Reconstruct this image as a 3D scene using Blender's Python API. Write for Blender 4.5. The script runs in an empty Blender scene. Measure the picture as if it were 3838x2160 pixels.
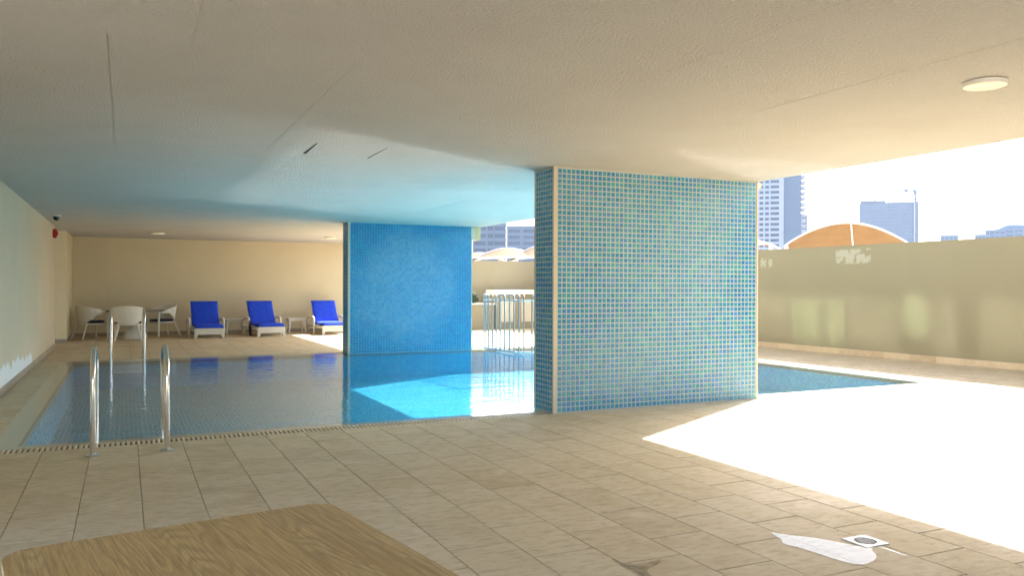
import bpy, bmesh, math, random
from mathutils import Vector, Matrix
random.seed(7)
R = math.radians
sc = bpy.context.scene
col = sc.collection

# ------------------------------------------------------------------ camera
H = 1.5
YAW, PITCH, ROLL, FPX = R(25.41975), R(-0.10506), R(0.1444), 3055.8
fw = Vector((math.sin(YAW)*math.cos(PITCH), math.cos(YAW)*math.cos(PITCH), math.sin(PITCH)))
rt0 = Vector((math.cos(YAW), -math.sin(YAW), 0)); up0 = rt0.cross(fw)
rt = math.cos(ROLL)*rt0 + math.sin(ROLL)*up0
up = -math.sin(ROLL)*rt0 + math.cos(ROLL)*up0
cd = bpy.data.cameras.new('camera'); cam = bpy.data.objects.new('camera', cd); col.objects.link(cam)
cam.matrix_world = Matrix(((rt.x, up.x, -fw.x, 0), (rt.y, up.y, -fw.y, 0), (rt.z, up.z, -fw.z, H), (0, 0, 0, 1)))
cd.sensor_width = 36; cd.lens = 36*FPX/3838; cd.clip_start = 0.05; cd.clip_end = 6000
sc.camera = cam

# ------------------------------------------------------------------ light
SUN = Vector((3.08, 1.76, 2.918)).normalized()
ELEV = math.asin(SUN.z); AZ = math.atan2(SUN.x, SUN.y)
world = bpy.data.worlds.new('World'); sc.world = world; world.use_nodes = True
wn = world.node_tree.nodes; wl = world.node_tree.links
bg = wn['Background']
sky = wn.new('ShaderNodeTexSky'); sky.sky_type = 'NISHITA'; sky.sun_disc = False
sky.sun_elevation = ELEV; sky.sun_rotation = AZ
sky.air_density = 1.0; sky.dust_density = 2.5; sky.ozone_density = 1.0
wl.new(sky.outputs[0], bg.inputs[0]); bg.inputs[1].default_value = 0.11
sd = bpy.data.lights.new('sun', 'SUN'); sun = bpy.data.objects.new('sun', sd); col.objects.link(sun)
sd.energy = 3.7; sd.angle = R(0.5); sd.color = (1.0, 0.98, 0.95)
sun.rotation_euler = SUN.to_track_quat('Z', 'Y').to_euler()
sun.location = SUN*50

vs = sc.view_settings
vs.view_transform = 'Standard'; vs.look = 'None'; vs.exposure = 2.9; vs.gamma = 1.0; vs.use_curve_mapping = False
cy = sc.cycles
cy.max_bounces = 12; cy.diffuse_bounces = 8; cy.glossy_bounces = 6; cy.transparent_max_bounces = 12; cy.transmission_bounces = 6
cy.caustics_reflective = True; cy.caustics_refractive = True; cy.blur_glossy = 0.0
cy.sample_clamp_indirect = 0.0
cy.use_denoising = True
cy.use_guiding = True; cy.use_adaptive_sampling = False
cy.guiding_directional_sampling_type = 'RIS'; cy.use_volume_guiding = False

# ------------------------------------------------------------------ helpers
class MB:
    def __init__(s): s.v = []; s.f = []
    def add(s, vs_, fs):
        b = len(s.v); s.v += [tuple(p) for p in vs_]; s.f += [tuple(b+i for i in f) for f in fs]
    def box(s, a, b):
        (x0, y0, z0), (x1, y1, z1) = a, b
        s.add([(x0,y0,z0),(x1,y0,z0),(x1,y1,z0),(x0,y1,z0),(x0,y0,z1),(x1,y0,z1),(x1,y1,z1),(x0,y1,z1)],
              [(0,3,2,1),(4,5,6,7),(0,1,5,4),(1,2,6,5),(2,3,7,6),(3,0,4,7)])
    def xbox(s, p0, p1, w, h, upv=(0,0,1)):          # a bar from p0 to p1
        p0, p1 = Vector(p0), Vector(p1); d = (p1-p0).normalized(); u = Vector(upv)
        if abs(d.dot(u)) > .97: u = Vector((0,1,0))
        sd_ = d.cross(u).normalized(); u = sd_.cross(d)
        c = []
        for p in (p0, p1):
            for a, b in ((-1,-1),(1,-1),(1,1),(-1,1)): c.append(p+sd_*a*w/2+u*b*h/2)
        s.add(c, [(3,2,1,0),(4,5,6,7),(0,1,5,4),(1,2,6,5),(2,3,7,6),(3,0,4,7)])
    def tube(s, pts, r, n=10, cap=True):
        pts = [Vector(p) for p in pts]; rs = r if isinstance(r, (list, tuple)) else [r]*len(pts)
        rings = []; prev = None
        for i, p in enumerate(pts):
            d = (pts[min(i+1, len(pts)-1)]-pts[max(i-1, 0)]).normalized()
            if prev is None:
                a = Vector((0,0,1)) if abs(d.z) < .9 else Vector((1,0,0))
                a = (a-d*a.dot(d)).normalized()
            else:
                a = (prev-d*prev.dot(d)).normalized()
            prev = a; b = d.cross(a)
            rings.append([p+(a*math.cos(t)+b*math.sin(t))*rs[i] for t in [2*math.pi*k/n for k in range(n)]])
        b0 = len(s.v)
        for rg in rings: s.v += [tuple(q) for q in rg]
        for i in range(len(pts)-1):
            for k in range(n):
                k2 = (k+1) % n
                s.f.append((b0+i*n+k, b0+i*n+k2, b0+(i+1)*n+k2, b0+(i+1)*n+k))
        if cap:
            s.f.append(tuple(b0+k for k in reversed(range(n))))
            s.f.append(tuple(b0+(len(pts)-1)*n+k for k in range(n)))
    def lathe(s, prof, c=(0,0,0), n=28):
        b0 = len(s.v); cx, cy_, cz = c
        for r_, z_ in prof:
            for k in range(n):
                t = 2*math.pi*k/n
                s.v.append((cx+r_*math.cos(t), cy_+r_*math.sin(t), cz+z_))
        for i in range(len(prof)-1):
            for k in range(n):
                k2 = (k+1) % n
                s.f.append((b0+i*n+k, b0+i*n+k2, b0+(i+1)*n+k2, b0+(i+1)*n+k))
        s.f.append(tuple(b0+k for k in reversed(range(n))))
        s.f.append(tuple(b0+(len(prof)-1)*n+k for k in range(n)))
    def prism(s, pts, z0, z1):
        n = len(pts)
        s.add([(p[0],p[1],z0) for p in pts]+[(p[0],p[1],z1) for p in pts],
              [tuple(reversed(range(n))), tuple(range(n, 2*n))]+[(i, (i+1) % n, n+(i+1) % n, n+i) for i in range(n)])
    def grid(s, fn, nu, nv, thick=0.0):
        P = [[Vector(fn(i/nu, j/nv)) for j in range(nv+1)] for i in range(nu+1)]
        b0 = len(s.v)
        for row in P: s.v += [tuple(p) for p in row]
        m = nv+1
        F = [(b0+i*m+j, b0+(i+1)*m+j, b0+(i+1)*m+j+1, b0+i*m+j+1) for i in range(nu) for j in range(nv)]
        s.f += F
        if thick:
            b1 = len(s.v)
            for i in range(nu+1):
                for j in range(nv+1):
                    du = P[min(i+1,nu)][j]-P[max(i-1,0)][j]; dv = P[i][min(j+1,nv)]-P[i][max(j-1,0)]
                    n = du.cross(dv)
                    n = n.normalized() if n.length > 1e-9 else Vector((0,0,1))
                    s.v.append(tuple(P[i][j]-n*thick))
            o = b1-b0
            s.f += [tuple(reversed([k+o for k in f])) for f in F]
            for i in range(nu):
                for j in (0, nv):
                    a, b = b0+i*m+j, b0+(i+1)*m+j
                    s.f.append((a, a+o, b+o, b) if j == 0 else (a, b, b+o, a+o))
            for j in range(nv):
                for i in (0, nu):
                    a, b = b0+i*m+j, b0+i*m+j+1
                    s.f.append((a, b, b+o, a+o) if i == 0 else (a, a+o, b+o, b))
    def mesh(s, name, smooth=False):
        me = bpy.data.meshes.new(name); me.from_pydata(s.v, [], s.f); me.validate(); me.update()
        if smooth:
            for p in me.polygons: p.use_smooth = True
            try: me.set_sharp_from_angle(angle=R(40))
            except Exception: pass
        return me
    def build(s, name, mat, parent=None, smooth=False, bevel=0.0):
        me = s.mesh(name, smooth)
        if bevel:
            bm = bmesh.new(); bm.from_mesh(me)
            ed = [e for e in bm.edges if len(e.link_faces) == 2 and e.calc_face_angle(0) > .5]
            bmesh.ops.bevel(bm, geom=ed, offset=bevel, segments=2, affect='EDGES', clamp_overlap=True)
            bm.to_mesh(me); bm.free()
        return place(name, me, mat, parent)

def place(name, me, mat, parent=None, loc=None):
    o = bpy.data.objects.new(name, me); col.objects.link(o)
    if mat and not me.materials: me.materials.append(mat)
    if parent: o.parent = parent
    if loc: o.location = loc
    return o
def tag(o, label=None, cat=None, group=None, kind=None):
    if label: o['label'] = label
    if cat: o['category'] = cat
    if group: o['group'] = group
    if kind: o['kind'] = kind
    return o
def thing(name, label, cat, loc=(0,0,0), rz=0, group=None):
    o = bpy.data.objects.new(name, None); col.objects.link(o)
    o.empty_display_size = .1; o.location = loc; o.rotation_euler = (0,0,rz)
    return tag(o, label, cat, group)
def dup(root, loc, rz, label):
    def cp(o, par):
        c = o.copy(); col.objects.link(c)
        if par: c.parent = par
        for ch in list(o.children): cp(ch, c)
        return c
    r = cp(root, None); r.location = loc; r.rotation_euler = (0,0,rz); r['label'] = label
    return r
def boxpart(name, a, b, mat, parent=None, bevel=0.0):
    m = MB(); m.box(a, b); return m.build(name, mat, parent, bevel=bevel)
def chamfer_mesh(name, w, l, h, c):
    """flat piece, centred on x/y, top at z=0, chamfered upper rim"""
    m = MB(); x, y = w/2, l/2
    m.add([(-x,-y,-h),(x,-y,-h),(x,y,-h),(-x,y,-h),(-x,-y,-c),(x,-y,-c),(x,y,-c),(-x,y,-c),
           (-x+c,-y+c,0),(x-c,-y+c,0),(x-c,y-c,0),(-x+c,y-c,0)],
          [(8,9,10,11)]+[(i,(i+1)%4,4+(i+1)%4,4+i) for i in range(4)]+[(4+i,4+(i+1)%4,8+(i+1)%4,8+i) for i in range(4)])
    return m.mesh(name)

# ------------------------------------------------------------------ materials
class NT:
    def __init__(s, name):
        s.m = bpy.data.materials.new(name); s.m.use_nodes = True
        s.n = s.m.node_tree.nodes; s.l = s.m.node_tree.links
        s.b = s.n['Principled BSDF']; s.out = s.n['Material Output']
    def new(s, t, **kw):
        x = s.n.new('ShaderNode'+t)
        for k, v in kw.items(): setattr(x, k, v)
        return x
    def set(s, sock, v):
        if isinstance(v, bpy.types.NodeSocket): s.l.new(v, sock)
        elif isinstance(v, tuple) and len(v) == 3 and sock.type == 'RGBA': sock.default_value = (*v, 1)
        else: sock.default_value = v
    def coord(s, kind='Object'): return s.new('TexCoord').outputs[kind]
    def pos(s): return s.new('NewGeometry').outputs['Position']
    def scale(s, vec, sc_, loc=(0,0,0)):
        x = s.new('Mapping'); s.set(x.inputs[0], vec); x.inputs['Scale'].default_value = sc_; x.inputs['Location'].default_value = loc
        return x.outputs[0]
    def noise(s, vec, scale, detail=3, rough=.55, dist=0, out=0):
        x = s.new('TexNoise'); s.set(x.inputs['Vector'], vec); x.inputs['Scale'].default_value = scale
        x.inputs['Detail'].default_value = detail; x.inputs['Roughness'].default_value = rough; x.inputs['Distortion'].default_value = dist
        return x.outputs[out]
    def math(s, op, a, b=0.0, c=0.0, clamp=False):
        x = s.new('Math', operation=op, use_clamp=clamp)
        for i, v in enumerate((a, b, c)): s.set(x.inputs[i], v)
        return x.outputs[0]
    def ramp(s, v, lo, hi, a=0.0, b=1.0):
        x = s.new('MapRange'); s.set(x.inputs[0], v)
        for i, q in enumerate((lo, hi, a, b)): x.inputs[i+1].default_value = q
        return x.outputs[0]
    def mix(s, f, a, b, mode='MIX'):
        x = s.new('Mix', data_type='RGBA', blend_type=mode)
        s.set(x.inputs[0], f); s.set(x.inputs[6], a); s.set(x.inputs[7], b)
        return x.outputs[2]
    def sep(s, v):
        x = s.new('SeparateXYZ'); s.set(x.inputs[0], v); return x.outputs
    def comb(s, a, b, c):
        x = s.new('CombineXYZ'); s.set(x.inputs[0], a); s.set(x.inputs[1], b); s.set(x.inputs[2], c); return x.outputs[0]
    def bump(s, h, strength=.3, dist=.01, normal=None):
        x = s.new('Bump'); s.set(x.inputs['Height'], h); x.inputs['Strength'].default_value = strength; x.inputs['Distance'].default_value = dist
        if normal is not None: s.set(x.inputs['Normal'], normal)
        return x.outputs[0]
    def fin(s, color=None, rough=.6, normal=None, metal=0.0, spec=None):
        if color is not None: s.set(s.b.inputs['Base Color'], color)
        s.set(s.b.inputs['Roughness'], rough); s.set(s.b.inputs['Metallic'], metal)
        if normal is not None: s.l.new(normal, s.b.inputs['Normal'])
        if spec is not None: s.b.inputs['Specular IOR Level'].default_value = spec
        return s.m

def mat_stucco(name, c, c2, scale=55, bump=.5, dist=.006, rough=.85):
    t = NT(name); p = t.pos()
    a = t.noise(p, 1.1, 4, .6); b = t.noise(p, scale, 4, .65); g = t.noise(p, 260, 2)
    colr = t.mix(t.ramp(a, .35, .68), c, c2)
    colr = t.mix(t.ramp(b, .3, .7, 0, .35), colr, tuple(x*.86 for x in c))
    h = t.math('ADD', t.ramp(b, .38, .66), t.math('MULTIPLY', g, .4))
    return t.fin(colr, rough, t.bump(h, bump, dist))
M = {}
M['ceiling'] = mat_stucco('ceiling_stucco', (.77,.735,.67), (.73,.69,.62), 48, 1.0, .018)
M['wall'] = mat_stucco('cream_wall_paint', (.70,.60,.40), (.66,.565,.375), 40, .25, .004)
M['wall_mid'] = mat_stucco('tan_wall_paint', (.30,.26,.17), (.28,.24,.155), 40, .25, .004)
M['trim'] = mat_stucco('trim_plaster', (.62,.55,.42), (.58,.51,.39), 60, .15, .002)

def mat_wall_left():
    t = NT('cream_wall_with_bare_plaster'); p = t.pos(); x, y, z = t.sep(p)
    a = t.noise(p, .9, 4, .6); b = t.noise(p, 42, 4, .6)
    colr = t.mix(t.ramp(a, .3, .7), (.60,.52,.37), (.56,.49,.345))
    # bare white plaster along the foot of the wall, with a ragged upper edge
    n = t.noise(t.scale(p, (1, 1.6, .5)), 1.7, 5, .65)
    top = t.math('ADD', t.ramp(n, .3, .7, -.10, .12), t.ramp(y, 12.0, 17.3, .38, .26))
    m1 = t.ramp(t.math('SUBTRACT', top, z), 0, .02)
    m2 = t.ramp(t.math('SUBTRACT', 17.15, y), 0, .08)
    m = t.math('MULTIPLY', m1, m2, clamp=True)
    colr = t.mix(m, colr, (.72,.75,.74))
    return t.fin(colr, .8, t.bump(b, .25, .004))
M['wall_left'] = mat_wall_left()

def mat_wall_right():
    t = NT('parapet_paint_with_filler'); p = t.pos(); x, y, z = t.sep(p)
    a = t.noise(p, .7, 4, .6); b = t.noise(p, 42, 4, .6)
    colr = t.mix(t.ramp(a, .3, .7), (.175,.158,.108), (.16,.145,.099))
    st = t.noise(t.scale(p, (1, 9, .5)), 1.3, 4, .6)
    colr = t.mix(t.ramp(st, .5, .75, 0, .35), colr, (.172,.15,.10))
    # two smeared filler repairs near the top
    n = t.noise(p, 6.5, 4, .6); n2 = t.noise(p, 2.6, 3)
    def blob(y0, y1, z0, z1, thr):
        e = .05
        k = t.math('MULTIPLY', t.math('MULTIPLY', t.ramp(y, y0, y0+e), t.ramp(y, y1, y1-e)), t.math('MULTIPLY', t.ramp(z, z0, z0+e), t.ramp(z, z1, z1-e)))
        return t.math('MULTIPLY', k, t.ramp(n, thr, thr+.08), clamp=True)
    m = t.math('MAXIMUM', blob(12.52, 13.5, 2.0, 2.37, .43), blob(15.40, 15.85, 1.97, 2.24, .46))
    colr = t.mix(t.math('MULTIPLY', m, .8), colr, (.265,.265,.225))
    return t.fin(colr, .8, t.bump(b, .22, .004))
M['wall_right'] = mat_wall_right()

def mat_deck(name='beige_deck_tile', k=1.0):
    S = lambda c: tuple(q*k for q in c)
    t = NT(name); p = t.pos()
    oi = t.new('ObjectInfo').outputs['Random']; isl = t.new('NewGeometry').outputs['Random Per Island']
    rnd = t.math('FRACT', t.math('ADD', oi, isl))
    off = t.comb(t.math('MULTIPLY', rnd, 37), t.math('MULTIPLY', rnd, 11), 0)
    v = t.new('VectorMath', operation='ADD'); t.set(v.inputs[0], p); t.set(v.inputs[1], off); q = v.outputs[0]
    a = t.noise(q, 3.2, 5, .6, .6); b = t.noise(t.scale(q, (1, 2.2, 1)), 9, 4, .6); g = t.noise(p, 120, 3, .6)
    base = t.mix(t.ramp(rnd, 0, 1), S((.59,.49,.325)), S((.47,.375,.23)))
    c = t.mix(t.ramp(a, .38, .66), base, S((.60,.51,.36)))
    c = t.mix(t.ramp(b, .48, .70, 0, .7), c, S((.385,.305,.195)))
    c = t.mix(t.ramp(g, .3, .7, 0, .18), c, (.30,.25,.18))
    w = t.noise(p, .55, 3, .5)
    rough = t.math('ADD', t.ramp(w, .4, .62, .62, .8), t.math('MULTIPLY', t.math('SUBTRACT', b, .5), .25))
    return t.fin(c, rough, t.bump(t.math('ADD', a, t.math('MULTIPLY', g, .3)), .16, .004), spec=.2)
M['deck'] = mat_deck(); M['deck_shaded'] = mat_deck('shade_darkened_tile', .5)  # second copy is the same tile darkened, parapet shade put into its colour
def mat_grout():
    t = NT('grey_grout'); p = t.pos(); a = t.noise(p, 2.2, 4, .6); b = t.noise(p, 60, 2)
    c = t.mix(t.ramp(a, .35, .65), (.44,.385,.30), (.34,.29,.22))
    return t.fin(t.mix(t.ramp(b, .3, .7, 0, .3), c, (.36,.32,.26)), .9)
M['grout'] = mat_grout()
def mat_skirt():
    t = NT('brown_skirting_tile'); p = t.pos(); oi = t.new('ObjectInfo').outputs['Random']
    a = t.noise(p, 7, 4, .6)
    c = t.mix(oi, (.37,.30,.225), (.29,.225,.155)); c = t.mix(t.ramp(a, .4, .7, 0, .5), c, (.42,.36,.28))
    return t.fin(c, .5)
M['skirt'] = mat_skirt()

PT = 0.0615                                            # mosaic pitch
def mosaic(name, blue, teal, pale, amt, fade=None, coord='xz', rough=.18, gx=0.0, gz=0.0):
    """glazed mosaic: two glazes in a broken chequer, some tiles dulled by lime scale"""
    t = NT(name); p = t.pos(); x, y, z = t.sep(p)
    if coord == 'xz':
        i = t.math('FLOOR', t.math('DIVIDE', t.math('SUBTRACT', x, gx), PT)); k = t.math('FLOOR', t.math('DIVIDE', t.math('SUBTRACT', z, gz), PT))
        j = t.math('FLOOR', t.math('DIVIDE', y, PT))
    else:
        i = t.math('FLOOR', t.math('DIVIDE', t.math('SUBTRACT', x, gx), PT)); k = t.math('FLOOR', t.math('DIVIDE', t.math('SUBTRACT', y, gz), PT)); j = t.math('FLOOR', t.math('DIVIDE', z, 9.0))
    cell = t.comb(i, j, k)
    wn_ = t.new('TexWhiteNoise', noise_dimensions='3D'); t.set(wn_.inputs['Vector'], cell); r1 = wn_.outputs['Value']
    sp = t.sep(wn_.outputs['Color'])
    par = t.math('MODULO', t.math('ABSOLUTE', t.math('ADD', t.math('ADD', i, k), j)), 2)
    flip = t.math('GREATER_THAN', r1, .78)
    sel = t.math('ABSOLUTE', t.math('SUBTRACT', par, flip))
    c = t.mix(sel, blue, teal)
    c = t.mix(t.ramp(sp[1], 0, 1, 0, .45), c, tuple(q*.55 for q in blue))
    big = t.noise(p, .9, 3, .55)
    f = t.math('MULTIPLY', t.ramp(big, .38, .62), amt)
    if fade:
        (ux, uz, rx, rz, am) = fade
        dx = t.math('DIVIDE', t.math('SUBTRACT', x, ux), rx); dz = t.math('DIVIDE', t.math('SUBTRACT', z, uz), rz)
        rr = t.math('ADD', t.math('MULTIPLY', dx, dx), t.math('MULTIPLY', dz, dz))
        rr = t.math('ADD', rr, t.math('MULTIPLY', t.math('SUBTRACT', t.noise(p, 2.2, 5, .7), .5), 1.9))
        f = t.math('MAXIMUM', f, t.math('MULTIPLY', t.ramp(rr, 1.35, .45), am))
    f = t.math('MULTIPLY', f, t.ramp(sp[0], 0, 1, .35, 1.15), 0, True)
    c = t.mix(f, c, pale)
    dirt = t.noise(p, 30, 3)
    return t.fin(c, t.ramp(dirt, .3, .7, rough, rough+.2))
M['mos_front'] = mosaic('mosaic_blue_teal', (.012,.215,.50), (.012,.31,.36), (.20,.42,.50), .40)
M['mos_far'] = mosaic('mosaic_sea_blue', (.003,.22,.46), (.003,.285,.45), (.17,.38,.52), .15, (5.8,1.4,1.25,1.25,.75))
M['mos_pool'] = mosaic('mosaic_pool_floor', (.003,.275,.50), (.008,.36,.48), (.09,.43,.53), .3, coord='xy', gx=0, gz=0)
M['mos_wall'] = mosaic('mosaic_pool_wall', (.006,.30,.56), (.012,.38,.56), (.12,.46,.58), .3)
def simple(name, c, rough=.5, metal=0.0, var=.12, sc_=20, bump=0.0):
    t = NT(name); p = t.coord(); a = t.noise(p, sc_, 4, .6)
    cc = t.mix(t.ramp(a, .3, .7), tuple(q*(1-var) for q in c), tuple(min(1, q*(1+var)) for q in c))
    return t.fin(cc, t.ramp(a, .3, .7, rough*.9, min(1, rough*1.12)), t.bump(a, bump, .004) if bump else None, metal)
M['grout_front'] = simple('cream_mosaic_grout', (.46,.48,.455), .8, sc_=5)
M['grout_far'] = simple('blue_grey_mosaic_grout', (.14,.36,.47), .7, sc_=4)
M['grout_pool'] = simple('pool_grout', (.27,.55,.56), .7, sc_=4)
M['coping'] = simple('beige_coping', (.46,.40,.29), .35, var=.06, sc_=6)
M['grating'] = simple('ivory_plastic_grating', (.60,.49,.33), .45, var=.06)
M['dark'] = simple('dark_gutter', (.05,.04,.03), .8)
M['steel'] = simple('polished_steel', (.72,.70,.66), .16, 1.0, .04, 40)
M['steel_fence'] = simple('weathered_steel', (.42,.46,.46), .33, 1.0, .1, 30)
M['white_wicker'] = simple('white_wicker', (.72,.68,.58), .6, var=.07, sc_=150, bump=.4)
M['white_plastic'] = simple('white_resin', (.74,.71,.63), .45, var=.05)
M['navy'] = simple('navy_cushion', (.012,.017,.06), .8, var=.2, sc_=60)
M['glass_top'] = simple('dark_tabletop', (.10,.085,.06), .18, var=.1)
M['black'] = simple('black_strap', (.01,.01,.012), .6)
M['red'] = simple('red_plastic', (.42,.012,.010), .35, var=.05)
M['cctv'] = simple('dark_dome', (.02,.025,.03), .1)
M['concrete'] = simple('podium_concrete', (.30,.28,.25), .85, sc_=2)
M['sand'] = simple('sandy_ground', (.33,.27,.19), .95, sc_=.05)
M['white_paint'] = simple('white_paint', (.78,.76,.70), .5, var=.04)
M['leaf'] = simple('dark_leaf', (.02,.055,.02), .6, var=.4, sc_=30)
M['crack'] = simple('open_joint', (.03,.035,.03), .9)
def mat_blue(name, spot):
    t = NT(name); p = t.coord(); a = t.noise(p, 9, 4, .6); b = t.noise(p, 190, 2)
    c = t.mix(t.ramp(a, .3, .7), (.001,.035,.52), (.002,.07,.70))
    if spot:
        d = t.new('VectorMath', operation='DISTANCE'); t.set(d.inputs[0], p); d.inputs[1].default_value = spot
        c = t.mix(t.ramp(d.outputs['Value'], .15, .10, 0, .85), c, (.004,.007,.09))
    return t.fin(c, .75, t.bump(b, .2, .002))
M['blue'] = mat_blue('royal_blue_canvas', None)
M['blue_spot'] = mat_blue('royal_blue_canvas_with_wet_spot', (.17, 1.05, .82))
def mat_water(name, bump, scale, rough=.05, tint=(.93,.985,1.0), dist=.012, ior=1.5):
    t = NT(name); p = t.pos()
    n1 = t.noise(t.scale(p, (.55, 2.0, 1)), scale, 3, .5, .5); n2 = t.noise(t.scale(p, (1.3, 1, 1)), scale*2.7, 2, .5, .3)
    h = t.math('ADD', n1, t.math('MULTIPLY', n2, .35))
    nm = t.bump(h, bump, dist)
    tr = t.new('BsdfTransparent'); tr.inputs[0].default_value = (*tint, 1)
    gl = t.new('BsdfGlossy'); gl.inputs['Roughness'].default_value = rough; t.l.new(nm, gl.inputs['Normal'])
    bf = t.new('NewGeometry').outputs['Backfacing']          # no bending at the surface, so the same reflectance from both sides
    fr = t.new('Fresnel'); t.set(fr.inputs[0], t.ramp(bf, 0, 1, ior, 1/ior)); t.l.new(nm, fr.inputs['Normal'])
    mx = t.new('MixShader'); t.l.new(fr.outputs[0], mx.inputs[0]); t.l.new(tr.outputs[0], mx.inputs[1]); t.l.new(gl.outputs[0], mx.inputs[2])
    t.l.new(mx.outputs[0], t.out.inputs['Surface']); t.n.remove(t.b)
    return t.m
M['water'] = mat_water('pool_water', .6, 1.8, .07)
M['puddle'] = mat_water('puddle_water', .04, 9, .01, (.62,.66,.72), ior=1.14)
def mat_emit(name, c, s, base):
    t = NT(name); t.fin(base, .4)
    t.b.inputs['Emission Color'].default_value = (*c, 1); t.b.inputs['Emission Strength'].default_value = s
    return t.m
M['lamp'] = mat_emit('lamp_diffuser', (1.0,.76,.45), .055, (.60,.50,.34))
def mat_wood():
    t = NT('oak_laminate'); p = t.coord(); x, y, z = t.sep(p)
    pl = t.math('FLOOR', t.math('DIVIDE', t.math('ADD', x, t.math('MULTIPLY', t.math('FLOOR', t.math('DIVIDE', t.math('ADD', y, .2), 1.3)), .045)), .108))
    w = t.new('TexWhiteNoise', noise_dimensions='1D'); t.set(w.inputs['W'], pl); r = w.outputs['Value']
    q = t.comb(t.math('ADD', x, t.math('MULTIPLY', r, 9)), t.math('ADD', y, t.math('MULTIPLY', r, 23)), r)
    warp = t.noise(t.scale(q, (5.0, .75, 1)), 1.0, 2, .45)
    rings = t.math('SINE', t.math('MULTIPLY', t.math('ADD', t.math('MULTIPLY', warp, .42), t.math('MULTIPLY', x, .30)), 330))
    fine = t.noise(t.scale(q, (190, 4.5, 1)), 1.0, 5, .7)
    pores = t.noise(t.scale(q, (520, 26, 1)), 1.0, 3, .7)
    big = t.noise(t.scale(q, (11, .9, 1)), 1.0, 3, .6)
    c = t.mix(r, (.54,.35,.128), (.42,.265,.09))
    c = t.mix(t.ramp(big, .38, .66, 0, .8), c, (.60,.42,.18))
    c = t.mix(t.math('MULTIPLY', t.ramp(rings, -.3, 1), t.ramp(big, .35, .6, .12, .55)), c, (.29,.18,.068))
    c = t.mix(t.ramp(fine, .42, .66, 0, .75), c, (.25,.155,.055))
    c = t.mix(t.ramp(pores, .58, .72, 0, .5), c, (.22,.14,.06))
    return t.fin(c, t.ramp(fine, .3, .7, .42, .55), t.bump(pores, .12, .001))
M['wood'] = mat_wood()
def mat_fabric():
    t = NT('peach_shade_fabric'); p = t.coord(); a = t.noise(p, 1.5, 3)
    c = t.mix(t.ramp(a, .3, .7), (.34,.235,.13), (.30,.205,.11))
    t.fin(c, .8)
    tl = t.new('BsdfTranslucent'); t.set(tl.inputs[0], c)
    mx = t.new('MixShader'); mx.inputs[0].default_value = .55
    t.l.new(t.b.outputs[0], mx.inputs[1]); t.l.new(tl.outputs[0], mx.inputs[2]); t.l.new(mx.outputs[0], t.out.inputs['Surface'])
    return t.m
M['fabric'] = mat_fabric()
M['pane'] = simple('blue_window_glass', (.05,.075,.12), .15, var=.25, sc_=.3)
M['facade'] = simple('pale_facade', (.34,.37,.42), .7, var=.06, sc_=.2)
M['facade_dark'] = simple('grey_blue_facade', (.11,.15,.21), .6, var=.06, sc_=.2)
M['bare_concrete'] = simple('raw_concrete_frame', (.12,.145,.19), .8, var=.15, sc_=.15)
def mat_mirror(name, c):
    t = NT(name); return t.fin(c, .065, None, 1.0)
M['facade_glass'] = mat_mirror('coated_facade_glass', (.11,.115,.09)); M['green_glass'] = mat_mirror('green_coated_glass', (.19,.25,.165))

# ------------------------------------------------------------------ setting: ground, deck, pool
CZ = 2.918
ground = boxpart('ground', (-1500,-1500,-16.0), (1500,1500,-15.0), M['sand']); tag(ground, kind='structure')
deck = MB()
WX0, WX1, WY0, WY1 = -1.11, 11.70, 8.67, 18.11        # water rectangle
g0 = -0.008
deck.box((-1.9,-22.0,-.6), (15.0, WY0-.22, g0)); deck.box((-1.9,WY1+.22,-.6), (15.0,27.6,g0))
deck.box((-1.9,WY0-.22,-.6), (WX0,WY1+.22,g0)); deck.box((WX1+.02,WY0-.22,-.6), (15.0,WY1+.22,g0))
deck = deck.build('pool_deck', M['grout']); tag(deck, kind='structure')
podium = boxpart('podium', (-1.9,-22.0,-15.0), (15.0,27.6,-1.0), M['concrete']); tag(podium, kind='structure')

def proj(x, y, z=0.0):
    d = Vector((x, y, z-H)); w = d.dot(fw)
    if w < .1: return None
    return (1919+FPX*d.dot(rt)/w, 1080-FPX*d.dot(up)/w)
rects = []
def lay(x0, x1, y0, y1, ox=.499, px=.387, oy=5.51, py=.597, alt=True, mt='deck'):
    n0 = math.floor((x0-ox)/px); n = n0
    while ox+n*px < x1-1e-6:
        a, b = max(x0, ox+n*px), min(x1, ox+(n+1)*px)
        ph = oy+(py/2 if (alt and n % 2 == 0) else 0)
        k = math.floor((y0-ph)/py)
        while ph+k*py < y1-1e-6:
            c, d = max(y0, ph+k*py), min(y1, ph+(k+1)*py)
            if b-a > .03 and d-c > .03: rects.append((a, b, c, d, mt))
            k += 1
        n += 1
lay(-1.51, 12.11, -1.0, WY0-.225)
lay(12.11, 14.55, -1.0, WY0-.225, mt='deck_shaded')  # walkway under the parapet: tile colour darkened to stand in for shade
lay(-1.51, WX0-.004, WY0-.22, WY1+.22, ox=-1.51, px=.397, alt=False)
lay(-1.9, 14.45, WY1+.225, 27.05)
lay(WX1+.26, 14.55, WY0-.22, WY1+.22, mt='deck_shaded')
def area(r):
    P = [proj(x, y) for x, y in ((r[0],r[2]),(r[1],r[2]),(r[1],r[3]),(r[0],r[3]))]
    if any(p is None for p in P): return 0
    cx = sum(p[0] for p in P)/4; cy_ = sum(p[1] for p in P)/4
    if not (-60 < cx < 3900 and -60 < cy_ < 2230): return 0
    if 2075 < cx < 2838 and 620 < cy_ < 1490: return 0
    return abs(sum(P[i][0]*P[(i+1) % 4][1]-P[(i+1) % 4][0]*P[i][1] for i in range(4)))/2
rects.sort(key=area, reverse=True)
cache = {}; GAP = .005
field = {'deck': MB(), 'deck_shaded': MB()}
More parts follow.
